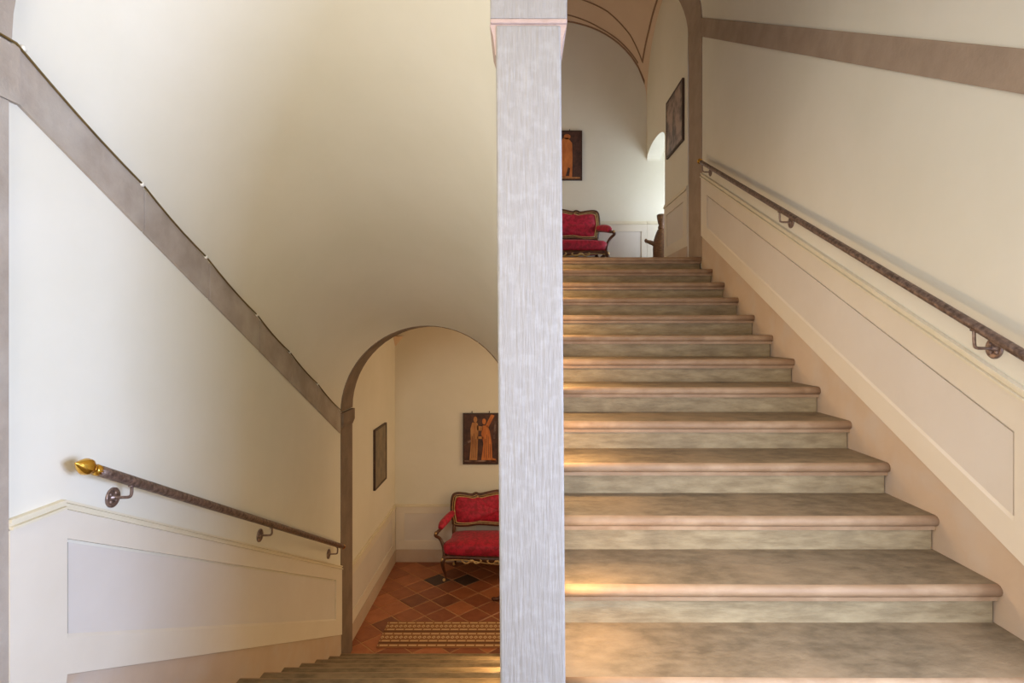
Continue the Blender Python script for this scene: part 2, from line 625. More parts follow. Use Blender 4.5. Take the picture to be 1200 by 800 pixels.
# trim_3: sloping stone string course under the left vault, in separate stones
cuts = [1.878, 2.50, 3.02, 3.60, 4.10, 4.62, 5.21]
t3 = None
for a, c in zip(cuts[:-1], cuts[1:]):
    top0, top1 = sp_l_lin(a), sp_l_lin(c - 0.006)
    lo0, lo1 = E + 0.734 - 0.4997 * (a - 1.888), E + 0.734 - 0.4997 * (c - 0.006 - 1.888)
    m = MB()
    m.prism([(a, lo0), (c - 0.006, lo1), (c - 0.006, top1), (a, top0)], 'x', XL - 0.02, XL + 0.012)
    if t3 is None:
        t3 = struct(m.build('trim_3', M['stone']))
    else:
        m.build('string_stone', M['stone'], t3, bevel=0.004)

# cable with porcelain clips along the top of the string course
cab = thing('cable', 'thin brown cable clipped along the top of the sloping stone band', 'cable', (XL, 1.8, E))
off = Vector((XL, 1.8, E))
pts = [Vector((XL + 0.016, 1.55, E + 0.935)), Vector((XL + 0.016, 1.86, E + 0.930))]
clips = [1.888, 2.48, 2.98, 3.55, 4.05, 4.6]
for y in clips[1:] + [5.18]:
    pts.append(Vector((XL + 0.016, y, sp_l_lin(y) + 0.006)))
fine = []
for p, q in zip(pts[:-1], pts[1:]):
    for k in range(5):
        t = k / 5
        r = p.lerp(q, t)
        r.z -= 0.012 * math.sin(math.pi * t) * (1 if q.y > 2 else 0)
        fine.append(r - off)
fine.append(pts[-1] - off)
MB().sweep(fine, 0.0042, 6).build('wire', M['cable'], cab)
for y in clips:
    z = sp_l_lin(y) + 0.006
    MB().lathe([(0, 0.0), (0, 0.011), (0.010, 0.011), (0.014, 0.006), (0.014, 0.0)], Vector((XL + 0.008, y, z)) - off, (1, 0, 0), 10).build('clip', M['porcelain'], cab)

# trim_4: stone arch into the lower hall (soffit 34 cm deep) with its left jamb and impost
b = MB()
b.box(XL - 0.03, XL + 0.008, Y_ARCH0, Y_ARCH1, Z_LOW, E - 0.892)
t4 = struct(b.build('trim_4', M['stone_warm']))
b = MB()
b.prism([(XL - 0.03, E - 0.89), (XL + 0.010, E - 0.89), (XL + 0.030, E - 0.842), (XL + 0.030, E - 0.742), (XL - 0.03, E - 0.742)], 'y', Y_ARCH0 - 0.006, Y_ARCH1 + 0.004)
b.build('impost_stone', M['stone_warm'], t4)
b = MB()
b.box(SL - 0.01, SL + 0.03, Y_ARCH0, Y_ARCH1, Z_LOW, E - 0.742)
b.build('jamb_stone', M['stone_warm'], t4)
arch_stones(t4, CL, RL - 0.010, RL + 0.16, sp_l_lin(Y_ARCH0) + 0.004, Y_ARCH0, Y_ARCH1, [0, 0.30, 0.70, 1.0], M['stone_warm'])

# trim_5: brown string course on the right wall, and trim_6 the arch at the head of the stairs
b = MB()


def lo_r(y):
    return E + 0.851 + 0.567 * (y - 2.066)


b.prism([(1.75, lo_r(1.75)), (5.755, lo_r(5.755)), (5.755, spring_r(5.755)), (1.75, spring_r(1.75))], 'x', XR - 0.012, XR + 0.02)
struct(b.build('trim_5', M['stone_tan']))
b = MB()
b.box(XR - 0.008, XR + 0.02, Y_UP0, Y_UP1, Z_UP, E + 2.87)
t6 = struct(b.build('trim_6', M['stone_tan']))
b = MB()
b.prism([(XR - 0.010, E + 2.87), (XR + 0.02, E + 2.87), (XR + 0.02, E + 3.165), (XR - 0.016, E + 3.165), (XR - 0.016, E + 3.09)], 'y', Y_UP0 - 0.004, Y_UP1)
b.build('impost_stone', M['stone_tan'], t6)
MB().box(SR - 0.02, SR + 0.008, Y_UP0, Y_UP1, Z_UP, E + 3.165).build('jamb_stone', M['stone_tan'], t6)
arch_stones(t6, CR, RR - 0.014, RR + 0.12, E + 3.168, Y_UP0, Y_UP1, [0, 0.25, 0.5, 0.75, 1.0], M['stone_tan'])


# ------------------------------------------------------------------ dado on the flight walls
def strip(wall, name, x0, x1, yA, yB, lo, hi, mat, bevel=0.0):
    m = MB()
    m.prism([(yA, lo(yA)), (yB, lo(yB)), (yB, hi(yB)), (yA, hi(yA))], 'x', x0, x1)
    return m.build(name, mat, wall, bevel=bevel)


def off_line(f, d):
    return lambda y: f(y) + d


# left wall
Lsk, Lpb, Lpt, Lr0, Lr1 = line_l(0.144), line_l(0.0633), line_l(-0.153), line_l(-0.218), line_l(-0.233)
YK = 2.06
ZK = Lr0(YK)
low = lambda y: -1.95
m = MB()
ya = YK - 0.045
m.prism([(ya, -1.95), (5.228, low(0)), (5.228, Lsk(5.228)), (YK + 0.03, Lsk(YK + 0.03)), (YK, Lsk(YK) - 0.003), (YK - 0.022, Lsk(YK) - 0.022), (YK - 0.037, Lsk(YK) - 0.052), (ya, Lsk(YK) - 0.10)],
        'x', XL, XL + 0.006)
m.build('baseboard', M['skirting'], wall_left)
PY0, PY1 = 2.07, 5.06
strip(wall_left, 'panel_frame', XL, XL + 0.015, PY0, PY1, off_line(Lsk, 0.002), Lpb, M['dado'])
strip(wall_left, 'panel_frame', XL, XL + 0.015, PY0, PY1, Lpt, Lr0, M['dado'])
strip(wall_left, 'panel_frame', XL, XL + 0.015, 5.06, 5.228, off_line(Lsk, 0.002), Lr0, M['dado'])
m = MB()
m.prism([(1.838, 0), (YK - 0.02, 0), (PY0, Lsk(PY0)), (PY0, Lr0(PY0)), (YK, ZK), (1.838, ZK)], 'x', XL, XL + 0.015)
m.build('panel_frame', M['dado'], wall_left)
strip(wall_left, 'panel', XL, XL + 0.009, PY0 + 0.012, PY1 - 0.012, off_line(Lpb, 0.012), off_line(Lpt, -0.012), M['dado_panel'])


def panel_moulding(wall, x, inward, yA, yB, lo, hi, w, mat):
    """splayed sill along the bottom of the panel: inward=+1 when the wall faces +x"""
    d = 0.015 * inward
    m = MB()
    a, c, e = (lambda y: lo(y)), (lambda y: lo(y) + w), 0.009 * inward
    m.add([(x, yA, a(yA)), (x, yB, a(yB)), (x + d, yA, a(yA)), (x + d, yB, a(yB)), (x + e, yA, c(yA)), (x + e, yB, c(yB)), (x, yA, c(yA)), (x, yB, c(yB))],
          [(0, 1, 3, 2), (2, 3, 5, 4), (4, 5, 7, 6), (0, 2, 4, 6), (1, 7, 5, 3)])
    return m.build('panel_moulding', mat, wall)


panel_moulding(wall_left, XL, 1, PY0, PY1, Lpb, Lpt, 0.015, M['dado'])


def rail_profile(wall, x, s, pts_fn, mat):
    """two slim beads with a flat between: chair rail"""
    yA, yB, lo, hi = pts_fn
    h = lambda t: (lambda y: lo(y) + (hi(y) - lo(y)) * t)
    m = MB()
    lev = [(0, 0.015), (0.03, 0.026), (0.30, 0.026), (0.34, 0.014), (0.66, 0.014), (0.70, 0.022), (0.96, 0.021), (1.0, 0.0)]
    rows = [[(x + s * 0.0, yA, h(0)(yA)), (x + s * 0.0, yB, h(0)(yB))]]
    for t, d in lev:
        rows.append([(x + s * d, yA, h(t)(yA)), (x + s * d, yB, h(t)(yB))])
    m.grid(rows, 0, False)
    for e in (0, 1):
        m.add([r[e] for r in rows], [tuple(range(len(rows)))])
    return m.build('chair_rail', mat, wall)


rail_profile(wall_left, XL, 1, (YK, 5.228, off_line(Lr0, -0.004), off_line(Lr1, 0.006)), M['rail_paint'])
rail_profile(wall_left, XL, 1, (1.838, YK, lambda y: Lr0(YK) - 0.004, lambda y: Lr1(YK) + 0.006), M['rail_paint'])

# right wall
Rsk, Rpb, Rpt, Rr0, Rr1 = line_r(1.0146), line_r(0.9456), line_r(0.763), line_r(0.688), line_r(0.667)
strip(wall_right, 'baseboard', XR - 0.005, XR, 1.75, 5.755, lambda y: max(-0.1, Rsk(y) - 0.75), Rsk, M['skirting'])
RY0, RY1 = 2.09, 5.575
strip(wall_right, 'panel_frame', XR - 0.015, XR, 1.85, 5.755, off_line(Rsk, 0.002), Rpb, M['dado'])
strip(wall_right, 'panel_frame', XR - 0.015, XR, 1.85, 5.755, Rpt, Rr0, M['dado'])
strip(wall_right, 'panel_frame', XR - 0.015, XR, 1.85, RY0, Rpb, Rpt, M['dado'])
strip(wall_right, 'panel_frame', XR - 0.015, XR, RY1, 5.755, Rpb, Rpt, M['dado'])
strip(wall_right, 'panel', XR - 0.009, XR, RY0 + 0.012, RY1 - 0.012, off_line(Rpb, 0.012), off_line(Rpt, -0.012), M['dado_panel'])
panel_moulding(wall_right, XR, -1, RY0, RY1, Rpb, Rpt, 0.015, M['dado'])
rail_profile(wall_right, XR, -1, (1.85, 5.755, off_line(Rr0, -0.004), off_line(Rr1, 0.004)), M['rail_paint'])


# ------------------------------------------------------------------ stairs
def nose_profile(depth, th, over, n=6):
    """tread cross-section in (depth, z): bull nose to the front at depth = 0, top at z = 0"""
    r = th * 0.5 - 0.0085
    cz = -r
    p = [(depth, 0.0)]
    p += [(r - r * math.sin(a), cz + r * math.cos(a)) for a in [math.pi * k / n for k in range(n + 1)]]
    p += [(over * 0.5, -2 * r), (over * 0.55, -th), (over + 0.002, -th), (depth, -th)]
    return p


def make_step(x0, x1, run, rise, th=0.064, over=0.040, flip=False):
    """returns step (riser block) with its tread as a sub-part; local origin at the nosing edge"""
    s = -1 if flip else 1
    m = MB()
    prof = nose_profile(run + over + 0.002, th, over)
    nn = 7
    n = len(prof)
    bot = MB()
    V0 = [(x0, s * p[0], p[1]) for p in prof]
    V1 = [(x1, s * p[0], p[1]) for p in prof]
    # slight wavering of the worn nose: extra stations along x
    stations = 9
    rows = []
    for k in range(stations + 1):
        x = x0 + (x1 - x0) * k / stations
        w = 0.0025 * math.sin(3.1 * x + 0.7) if 0 < k < stations else 0
        rows.append([(x, s * (p[0] + (w if p[0] < over else 0)), p[1] - (0.002 * math.sin(math.pi * k / stations) if p[0] < over and p[1] > -0.02 else 0)) for p in prof])
    for i in range(stations):
        for j in range(n):
            jj = (j + 1) % n
            mi = 1 if 1 <= j <= nn + 2 else 0
            m.add([rows[i][j], rows[i][jj], rows[i + 1][jj], rows[i + 1][j]], [(0, 1, 2, 3)], mi, 1 <= j < nn)
    m.add(V0, [tuple(range(n))], 1)
    m.add(V1, [tuple(range(n))], 1)
    return m, MB().box(x0, x1 - 0.006, min(s * over, s * (run + over)), max(s * over, s * (run + over)), -rise, -th - 0.0005)


# flight up
RUN_U, RISE_U = 0.328, 0.15425
st_u = thing('staircase', 'broad stone staircase rising right of the pillar to the upper landing', 'staircase', (0, 1.494, 0))
tm, rm = make_step(SR + 0.012, XR - 0.0055, RUN_U, RISE_U)
first = rm.build('step', M['riser'], st_u)
tread = tm.build('tread', [M['tread'], M['nosing']], first, bevel=0)
for k in range(-1, 13):
    if k == -1:
        o = first
    else:
        o = copy_tree(first)
    o.location = (0, (k + 1) * RUN_U, (E - 1.107 + 0.15425 * k))
# the landing carries the last tread; upper landing floor
b = MB()
b.box(-1.0, XU + 0.2, 5.758 + 0.37, Y_UPB + 0.1, Z_UP - 0.2, Z_UP)
struct(b.build('floor', M['tread']))

# flight down
RUN_D, RISE_D = 0.313, 0.151
st_d = thing('staircase', 'narrow stone staircase going down left of the pillar to the tiled hall', 'staircase', (0, 2.12, 0))
tm, rm = make_step(XL + 0.0065, SL - 0.004, RUN_D, RISE_D, flip=True)
first_d = rm.build('step', M['riser'], st_d)
tm.build('tread', [M['tread'], M['nosing']], first_d)
for i in range(0, 11):
    o = first_d if i == 0 else copy_tree(first_d)
    o.location = (0, i * RUN_D, -RISE_D * i)


# ------------------------------------------------------------------ handrails
def bracket(parent, off, xw, xr, y, zw, zr, s):
    """rosette on the wall, bent arm out and up to the rail; s = +1 when the wall faces +x"""
    m = MB()
    p = [Vector((xw + s * 0.012, y, zw)), Vector((xw + s * 0.04, y, zw)), Vector((xr - s * 0.012, y, zw + 0.002)), Vector((xr - s * 0.002, y, zw + 0.014)), Vector((xr, y, zr))]
    m.sweep([q - off for q in crom(p, 5)], 0.0062, 8)
    m.ball(Vector((xr, y, zr - 0.002)) - off, (0.012, 0.018, 0.006), 10, 6)
    br = m.build('bracket', M['bronze_dark'], parent)
    r = MB()
    r.lathe([(0, 0), (0, 0.040), (0.006, 0.040), (0.009, 0.036), (0.007, 0.031), (0.006, 0.012), (0.014, 0.011), (0.017, 0.0)], Vector((xw, y, zw)) - off, (s, 0, 0), 24)
    for k in range(4):
        a = math.pi / 4 + k * math.pi / 2
        r.ball(Vector((xw + s * 0.007, y + 0.021 * math.cos(a), zw + 0.021 * math.sin(a))) - off, (0.005, 0.0095, 0.0095), 10, 6)
    r.build('rosette', M['bronze_dark'], br)


def finial(parent, pos, axis, r, name='finial'):
    """pine-cone finial: collar, neck and a ribbed bud running out to a point"""
    prof = [(-0.02, r * 0.98), (0.0, r * 1.02), (0.004, r * 0.75), (0.012, r * 0.62), (0.016, r * 0.95), (0.022, r * 0.95), (0.026, r * 0.7)]
    m = MB().lathe(prof, pos, axis, 20)
    bud = [(0.024, 0.7), (0.030, 1.1), (0.040, 1.42), (0.052, 1.5), (0.064, 1.36), (0.076, 1.08), (0.088, 0.72), (0.098, 0.40), (0.107, 0.16), (0.110, 0.0)]
    a = Vector(axis).normalized()
    sv = a.orthogonal().normalized()
    uv = a.cross(sv)
    rows = []
    for d, q in bud:
        tw = d * 5
        rows.append([Vector(pos) + a * d + (sv * math.cos(t) + uv * math.sin(t)) * r * q * (1 + 0.025 * math.cos(9 * (t + tw)))
                     for t in [2 * math.pi * k / 54 for k in range(54)]])
    m.grid(rows, 0, True, True)
    m.build(name, M['brass'], parent)


RAD = 0.020
# left rail
XH = XL + 0.08
P0, P1 = Vector((XH, 2.12, E - 0.509)), Vector((XH, 5.02, E - 1.874))
hl = thing('handrail', 'bronze handrail with large brass finial on the left wall of the descending flight', 'handrail', P0)
n = 40
MB().sweep([(P1 - P0) * (k / n) for k in range(n + 1)], RAD, 14).build('rail', M['bronze'], hl)
finial(hl, Vector((0, 0, 0)), P0 - P1, RAD)
MB().lathe([(0, RAD), (0.01, RAD * 1.1), (0.03, RAD * 1.1), (0.04, RAD * 0.7), (0.05, 0)], P1 - P0, P1 - P0, 16).build('end_cap', M['brass'], hl)
for y, zw in ((2.317, E - 0.668), (3.616, E - 1.281), (4.90, E - 1.894)):
    t = (y - P0.y) / (P1.y - P0.y)
    bracket(hl, P0, XL, XH, y, zw, P0.z + (P1.z - P0.z) * t - RAD * 0.8, 1)
# right rail
XH = XR - 0.08
Q0, Q1 = Vector((XH, 1.62, E - 0.252)), Vector((XH, 5.53, E + 1.622))
hr = thing('handrail', 'long bronze handrail climbing the right wall beside the upward flight', 'handrail', Q0)
MB().sweep([(Q1 - Q0) * (k / n) for k in range(n + 1)], RAD * 0.94, 14).build('rail', M['bronze'], hr)
finial(hr, Q1 - Q0, Q1 - Q0, RAD * 0.9)
for y in (2.193, 3.85, 5.50):
    t = (y - Q0.y) / (Q1.y - Q0.y)
    zr = Q0.z + (Q1.z - Q0.z) * t
    bracket(hr, Q0, XR, XH, y, zr - 0.088, zr - RAD * 0.8, -1)


# ------------------------------------------------------------------ small recessed lamps in the middle wall, unseen, assumed from the warm glow
def assumed_step_light(x, y, z, s, label, group):
    o = thing('assumed_step_light', label, 'lamp', (x, y, z), 0, group)
    m = MB()
    for a in ((-0.045, 0.045, 0.028, 0.036), (-0.045, 0.045, -0.036, -0.028)):
        m.box(min(0, s * 0.006), max(0, s * 0.006), a[0], a[1], a[2], a[3])
    for a in ((-0.045, -0.037, -0.028, 0.028), (0.037, 0.045, -0.028, 0.028)):
        m.box(min(0, s * 0.006), max(0, s * 0.006), a[0], a[1], a[2], a[3])
    m.build('bezel', M['bronze_dark'], o)
    MB().box(min(0, s * 0.002), max(0, s * 0.002), -0.037, 0.037, -0.028, 0.028).build('lens', M['lens'], o)
    d = bpy.data.lights.new('assumed_step_lamp', 'AREA')
    d.shape = 'RECTANGLE'
    d.size, d.size_y = 0.07, 0.05
    d.energy = STEP_W
    d.color = (1.0, 0.65, 0.30)
    l = bpy.data.objects.new('assumed_step_lamp', d)
    COL.objects.link(l)
    l.parent = o
    l.location = (s * 0.008, 0, 0)
    l.rotation_euler = Vector((s, 0, -0.9)).to_track_quat('-Z', 'Y').to_euler()


STEP_W = 4.6
for j, y in enumerate((2.05, 2.85, 3.50, 4.16, 4.82, 5.47)):
    z = E - 1.107 + 0.15425 * ((y - 1.822) / 0.328) + 0.24
    assumed_step_light(SR, y, z, 1, 'small assumed recessed lamp in the middle wall glowing on the %s of the upward flight' %
               ('lowest treads', 'third step', 'fifth step', 'seventh step', 'ninth step', 'topmost steps')[j], 'assumed step lamps of the upward flight')
for j, y in enumerate((3.2, 4.0, 4.8)):
    z = -RISE_D * ((y - 2.12) / RUN_D) + 0.24
    assumed_step_light(SL, y, z, -1, 'small assumed recessed lamp in the middle wall glowing on the %s' %
               ('upper steps', 'middle steps', 'lowest steps by the runner')[j], 'assumed step lamps of the downward flight')

# ------------------------------------------------------------------ lower hall
b = MB()
b.box(XLL, 1.6, Y_ARCH0 - 0.02, Y_LOWB, Z_LOW - 0.15, Z_LOW - 0.004)
floor_low = struct(b.build('floor', M['grout']))
SIDE = 0.255
D = SIDE * math.sqrt(2)
X0T, Y0T = -0.693, 7.14
h = (SIDE - 0.013) / 2
tile_meshes = []
for mt in TILES + [M['tile_dark']]:
    m = MB()
    t = 0.012
    c = 0.003
    m.add([(-h, -h, -t), (h, -h, -t), (h, h, -t), (-h, h, -t), (-h, -h, -c), (h, -h, -c), (h, h, -c), (-h, h, -c),
           (-h + c, -h + c, 0), (h - c, -h + c, 0), (h - c, h - c, 0), (-h + c, h - c, 0)],
          [(0, 1, 5, 4), (1, 2, 6, 5), (2, 3, 7, 6), (3, 0, 4, 7), (4, 5, 9, 8), (5, 6, 10, 9), (6, 7, 11, 10), (7, 4, 8, 11), (8, 9, 10, 11)])
    o = m.build('tile', mt, floor_low)
    tile_meshes.append(o.data)
    bpy.data.objects.remove(o)


def clip_poly(poly, f):
    out = []
    for i in range(len(poly)):
        p, q = poly[i], poly[(i + 1) % len(poly)]
        a, c = f(p), f(q)
        if a >= 0:
            out.append(p)
        if (a >= 0) != (c >= 0):
            t = a / (a - c)
            out.append((p[0] + (q[0] - p[0]) * t, p[1] + (q[1] - p[1]) * t))
    return out


for ia in range(-6, 14):
    for ib in range(-12, 5):
        if (ia + ib) % 2:
            continue
        cx, cy = X0T + ia * D / 2, Y0T + ib * D / 2
        x_lo, x_hi, y_lo, y_hi = XLL + 0.002, 0.62, Y_ARCH1 - 0.25, Y_LOWB - 0.002
        if cx + D / 2 < x_lo or cx - D / 2 > x_hi or cy + D / 2 < y_lo or cy - D / 2 > y_hi:
            continue
        idx = random.choice((0, 0, 1, 1, 2, 3))
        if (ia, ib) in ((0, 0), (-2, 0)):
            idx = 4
        zz = Z_LOW + random.uniform(-0.0015, 0.0015)
        hd = h * math.sqrt(2)
        inside = cx - hd > x_lo and cx + hd < x_hi and cy - hd > y_lo and cy + hd < y_hi
        if inside:
            o = bpy.data.objects.new('tile', tile_meshes[idx])
            o.location = (cx, cy, zz)
            o.rotation_euler = (0, 0, math.pi / 4)
            COL.objects.link(o)
            o.parent = floor_low
        else:
            poly = [(cx - hd, cy), (cx, cy - hd), (cx + hd, cy), (cx, cy + hd)]
            for f in (lambda p: p[0] - x_lo, lambda p: x_hi - p[0], lambda p: p[1] - y_lo, lambda p: y_hi - p[1]):
                poly = clip_poly(poly, f)
                if len(poly) < 3:
                    break
            if len(poly) >= 3:
                MB().prism(poly, 'z', zz - 0.012, zz).build('tile', (TILES + [M['tile_dark']])[idx], floor_low)

b = MB()
b.box(XLL - 0.15, XLL, Y_ARCH1, Y_LOWB + 0.15, Z_LOW - 0.15, 2.0)
wl_low = struct(b.build('wall_left', M['plaster']))
b = MB()
b.box(XLL, 1.6, Y_LOWB, Y_LOWB + 0.15, Z_LOW - 0.15, 2.0)
wb_low = struct(b.build('wall_back', M['plaster']))
b = MB()
b.box(1.6, 1.75, 5.46, Y_LOWB + 0.15, Z_LOW - 0.15, 1.69)
struct(b.build('wall_right', M['plaster']))
b = MB()
b.box(SL + 0.005, 1.6, Y_ARCH0 + 0.22, Y_ARCH1, Z_LOW - 0.15, 1.69)
arch_fill(b, CL, RL + 0.01, sp_l_lin(Y_ARCH0), Y_ARCH0 + 0.10, Y_ARCH1, 2.0, XL - 0.01, SL + 0.01)
b.box(XLL, XL - 0.01, Y_ARCH0 + 0.1, Y_ARCH1, E - 0.74, 2.0)
struct(b.build('wall_front', M['plaster']))


def sail(x0, x1, y0, y1, s, b1, b2, mat, n=28, name='ceiling'):
    cx, hx, cy, hy = (x0 + x1) / 2, (x1 - x0) / 2, (y0 + y1) / 2, (y1 - y0) / 2

    def z(x, y):
        u, v = (x - cx) / hx, (y - cy) / hy
        return s + math.sqrt(max(0, b1 * b1 * (1 - u * u) + b2 * b2 * (1 - v * v)))
    P = [math.sin(math.pi / 2 * (2 * i / n - 1)) for i in range(n + 1)]
    rows = [[(cx + hx * u, cy + hy * v, z(cx + hx * u, cy + hy * v)) for u in P] for v in P]
    o = MB().grid(rows).grid([[(p[0], p[1], p[2] + 0.05) for p in r] for r in rows]).build(name, mat, fix=False)
    return struct(o), z


sail(XLL, 1.6, Y_ARCH1, Y_LOWB, E - 0.14, 0.42, 0.38, M['vault_paint'])
# little plaster corbel where the vault springs from the corner
b = MB()
b.add([(XLL, Y_LOWB, E - 0.20), (XLL + 0.11, Y_LOWB, E - 0.07), (XLL, Y_LOWB - 0.11, E - 0.07), (XLL, Y_LOWB, E - 0.07), (XLL + 0.07, Y_LOWB - 0.07, E - 0.07)],
      [(0, 1, 4), (0, 4, 2), (0, 3, 1), (0, 2, 3), (1, 3, 2, 4)])
b.build('corbel', M['vault_paint'], wb_low)


def dado_flat(wall, axis, a0, a1, wpos, s, base, sk, pb, pt, r0, r1, panels, depth=0.010):
    """horizontal dado; axis 'x': runs along x on a wall at y = wpos facing s; axis 'y': along y at x = wpos"""
    def bx(name, u0, u1, z0, z1, d, mat):
        m = MB()
        lo, hi = sorted((wpos, wpos + s * d))
        if axis == 'x':
            m.box(u0, u1, lo, hi, z0, z1)
        else:
            m.box(lo, hi, u0, u1, z0, z1)
        return m.build(name, mat, wall, bevel=0.002 if d > 0.003 else 0)
    bx('baseboard', a0, a1, base, base + sk, 0.014, M['skirting'])
    bx('panel_frame', a0, a1, base + sk + 0.002, base + pb, depth, M['dado'])
    bx('panel_frame', a0, a1, base + pt, base + r0, depth, M['dado'])
    edges = [a0] + [v for p in panels for v in p] + [a1]
    for k in range(0, len(edges), 2):
        if edges[k + 1] - edges[k] > 0.003:
            bx('panel_frame', edges[k], edges[k + 1], base + pb, base + pt, depth, M['dado'])
    for p0, p1 in panels:
        bx('panel', p0, p1, base + pb, base + pt, 0.001, M['dado_panel'])
    bx('chair_rail', a0, a1, base + r0, base + r0 + (r1 - r0) * 0.45, 0.022, M['rail_paint'])
    bx('chair_rail', a0, a1, base + r0 + (r1 - r0) * 0.45, base + r1, 0.015, M['rail_paint'])


dado_flat(wb_low, 'x', XLL + 0.012, 1.6, Y_LOWB, -1, Z_LOW, 0.165, 0.287, 0.647, 0.735, 0.775, [(-1.575, -0.75), (-0.62, 0.3)])
dado_flat(wl_low, 'y', Y_ARCH1 + 0.002, Y_LOWB - 0.026, XLL, 1, Z_LOW, 0.165, 0.287, 0.647, 0.735, 0.775, [(5.70, 7.50)])

# runner
m = MB()
m.box(-1.42, 0.25, 5.60, 6.10, Z_LOW, Z_LOW + 0.008)
rug = m.build('rug', M['rug'], bevel=0.003)
tag(rug, 'flat woven striped runner in russet and cream on the terracotta tiles', 'rug')


# ------------------------------------------------------------------ upper landing
OY0, OY1 = 7.19, Y_UPB               # arched opening in the right wall
b = MB()
b.box(-1.0, 3.0, Y_UPB, Y_UPB + 0.15, Z_UP - 0.2, 6.2)
wb_up = struct(b.build('wall_back', M['plaster']))
b = MB()
b.box(XU, XU + 0.2, Y_UP1, OY0, Z_UP - 0.2, 6.2)
# flat segmental arch head over the opening
segs = 16
cy, hy = (OY0 + OY1) / 2, (OY1 - OY0) / 2


def head(y):
    return E + 2.43 + 0.15 * math.sqrt(max(0.0, 1 - ((y - cy) / hy) ** 2))


for k in range(segs):
    ya, yb = cy - hy * math.cos(math.pi * k / segs), cy - hy * math.cos(math.pi * (k + 1) / segs)
    b.prism([(ya, head(ya)), (yb, head(yb)), (yb, 6.2), (ya, 6.2)], 'x', XU, XU + 0.2)
wr_up = struct(b.build('wall_right', M['plaster']))
b = MB()
b.box(-1.15, -1.0, Y_UP0, Y_UPB + 0.15, Z_UP - 0.2, 6.2)
struct(b.build('wall_left', M['plaster']))
b = MB()
b.box(-1.0, SR - 0.02, Y_UP0, Y_UP1, Z_UP - 0.2, 6.2)
arch_fill(b, CR, RR, E + 3.168, Y_UP0 + 0.02, Y_UP1, 6.2, SR - 0.02, XR + 0.1)
b.box(XR + 0.02, XR + 0.2, Y_UP0 + 0.02, Y_UP1, E + 3.1, 6.2)
struct(b.build('wall_front', M['plaster']))
vx0 = 0.45 - 1.33
ceil_up, zv = sail(vx0, XU, Y_UP1, Y_UPB, E + 3.27, 1.16, 0.93, M['vault_paint'], n=36)
MB().box(-1.0, vx0, Y_UP1, Y_UPB, E + 3.27, E + 3.5).build('ceiling_soffit', M['vault_paint'], ceil_up)
# painted border lines on the vault: very thin raised fillets
vcx, vhx, vcy, vhy = 0.45, 1.33, (Y_UP1 + Y_UPB) / 2, (Y_UPB - Y_UP1) / 2


def vault_line(uv, w=0.008):
    rows = []
    P = [Vector((vcx + vhx * u, vcy + vhy * v)) for u, v in uv]
    for i, p in enumerate(P):
        t = (P[min(i + 1, len(P) - 1)] - P[max(i - 1, 0)]).normalized()
        nrm = Vector((-t.y, t.x)) * w
        r = []
        for k in (-1, 1):
            q = p + nrm * k
            q.x = min(max(q.x, vcx - vhx), vcx + vhx)
            q.y = min(max(q.y, vcy - vhy), vcy + vhy)
            r.append((q.x, q.y, zv(q.x, q.y) - 0.004))
        rows.append(r)
    o = MB().grid(rows).build('painted_line', M['line_paint'], ceil_up)
    md = o.modifiers.new('solidify', 'SOLIDIFY')
    md.thickness = 0.003


def lerp_uv(pts, n=14):
    out = []
    for (a, c), (d, e) in zip(pts[:-1], pts[1:]):
        for k in range(n):
            out.append((a + (d - a) * k / n, c + (e - c) * k / n))
    out.append(pts[-1])
    return out


vault_line(lerp_uv([(0.94, 0.92), (0.80, 0.83), (0.55, 0.74), (0.0, 0.66), (-0.6, 0.74), (-0.94, 0.92)]))
vault_line(lerp_uv([(0.94, 0.92), (0.955, 0.6), (0.96, 0.2), (0.955, -0.6), (0.94, -0.92)]))
vault_line(lerp_uv([(0.90, 0.972), (0.5, 0.96), (0.0, 0.90), (-0.5, 0.96), (-0.9, 0.972)]), 0.007)
vault_line(lerp_uv([(0.975, 0.992), (0.0, 0.992), (-0.975, 0.992)]), 0.009)

dado_flat(wb_up, 'x', -0.95, XU - 0.001, Y_UPB, -1, Z_UP, 0.17, 0.29, 0.68, 0.78, 0.825, [(-0.6, 0.55), (0.70, 1.70)])
dado_flat(wb_up, 'x', XU + 0.001, 2.9, Y_UPB, -1, Z_UP, 0.17, 0.29, 0.68, 0.78, 0.825, [(1.90, 2.7)])
dado_flat(wr_up, 'y', Y_UP1 + 0.002, OY0 - 0.002, XU, -1, Z_UP, 0.17, 0.29, 0.68, 0.78, 0.825, [(6.35, 7.08)])

# side passage with its window, unseen and assumed for the daylight
b = MB()
b.box(XU + 0.2, 3.0, OY0 - 0.45, OY0 - 0.30, Z_UP - 0.2, E + 2.95)
b.box(XU + 0.2, XU + 0.21, OY0 - 0.45, OY0 - 0.30, Z_UP - 0.2, E + 2.95)
struct(b.build('wall_front', M['plaster']))
b = MB()
b.box(2.9, 3.05, OY0 - 0.45, 7.08, Z_UP - 0.2, E + 2.95)
b.box(2.9, 3.05, 8.05, Y_UPB, Z_UP - 0.2, E + 2.95)
b.box(2.9, 3.05, 7.08, 8.05, Z_UP - 0.2, Z_UP + 0.06)
b.box(2.9, 3.05, 7.08, 8.05, Z_UP + 1.66, E + 2.95)
struct(b.build('wall_right', M['plaster']))
b = MB()
for a in ((7.08, 7.13, Z_UP + 0.06, Z_UP + 1.66), (8.0, 8.05, Z_UP + 0.06, Z_UP + 1.66), (7.08, 8.05, Z_UP + 0.06, Z_UP + 0.11), (7.08, 8.05, Z_UP + 1.61, Z_UP + 1.66), (7.54, 7.59, Z_UP + 0.06, Z_UP + 1.66)):
    b.box(2.94, 2.99, *a)
w2 = struct(b.build('assumed_window_2', M['white_paint']))
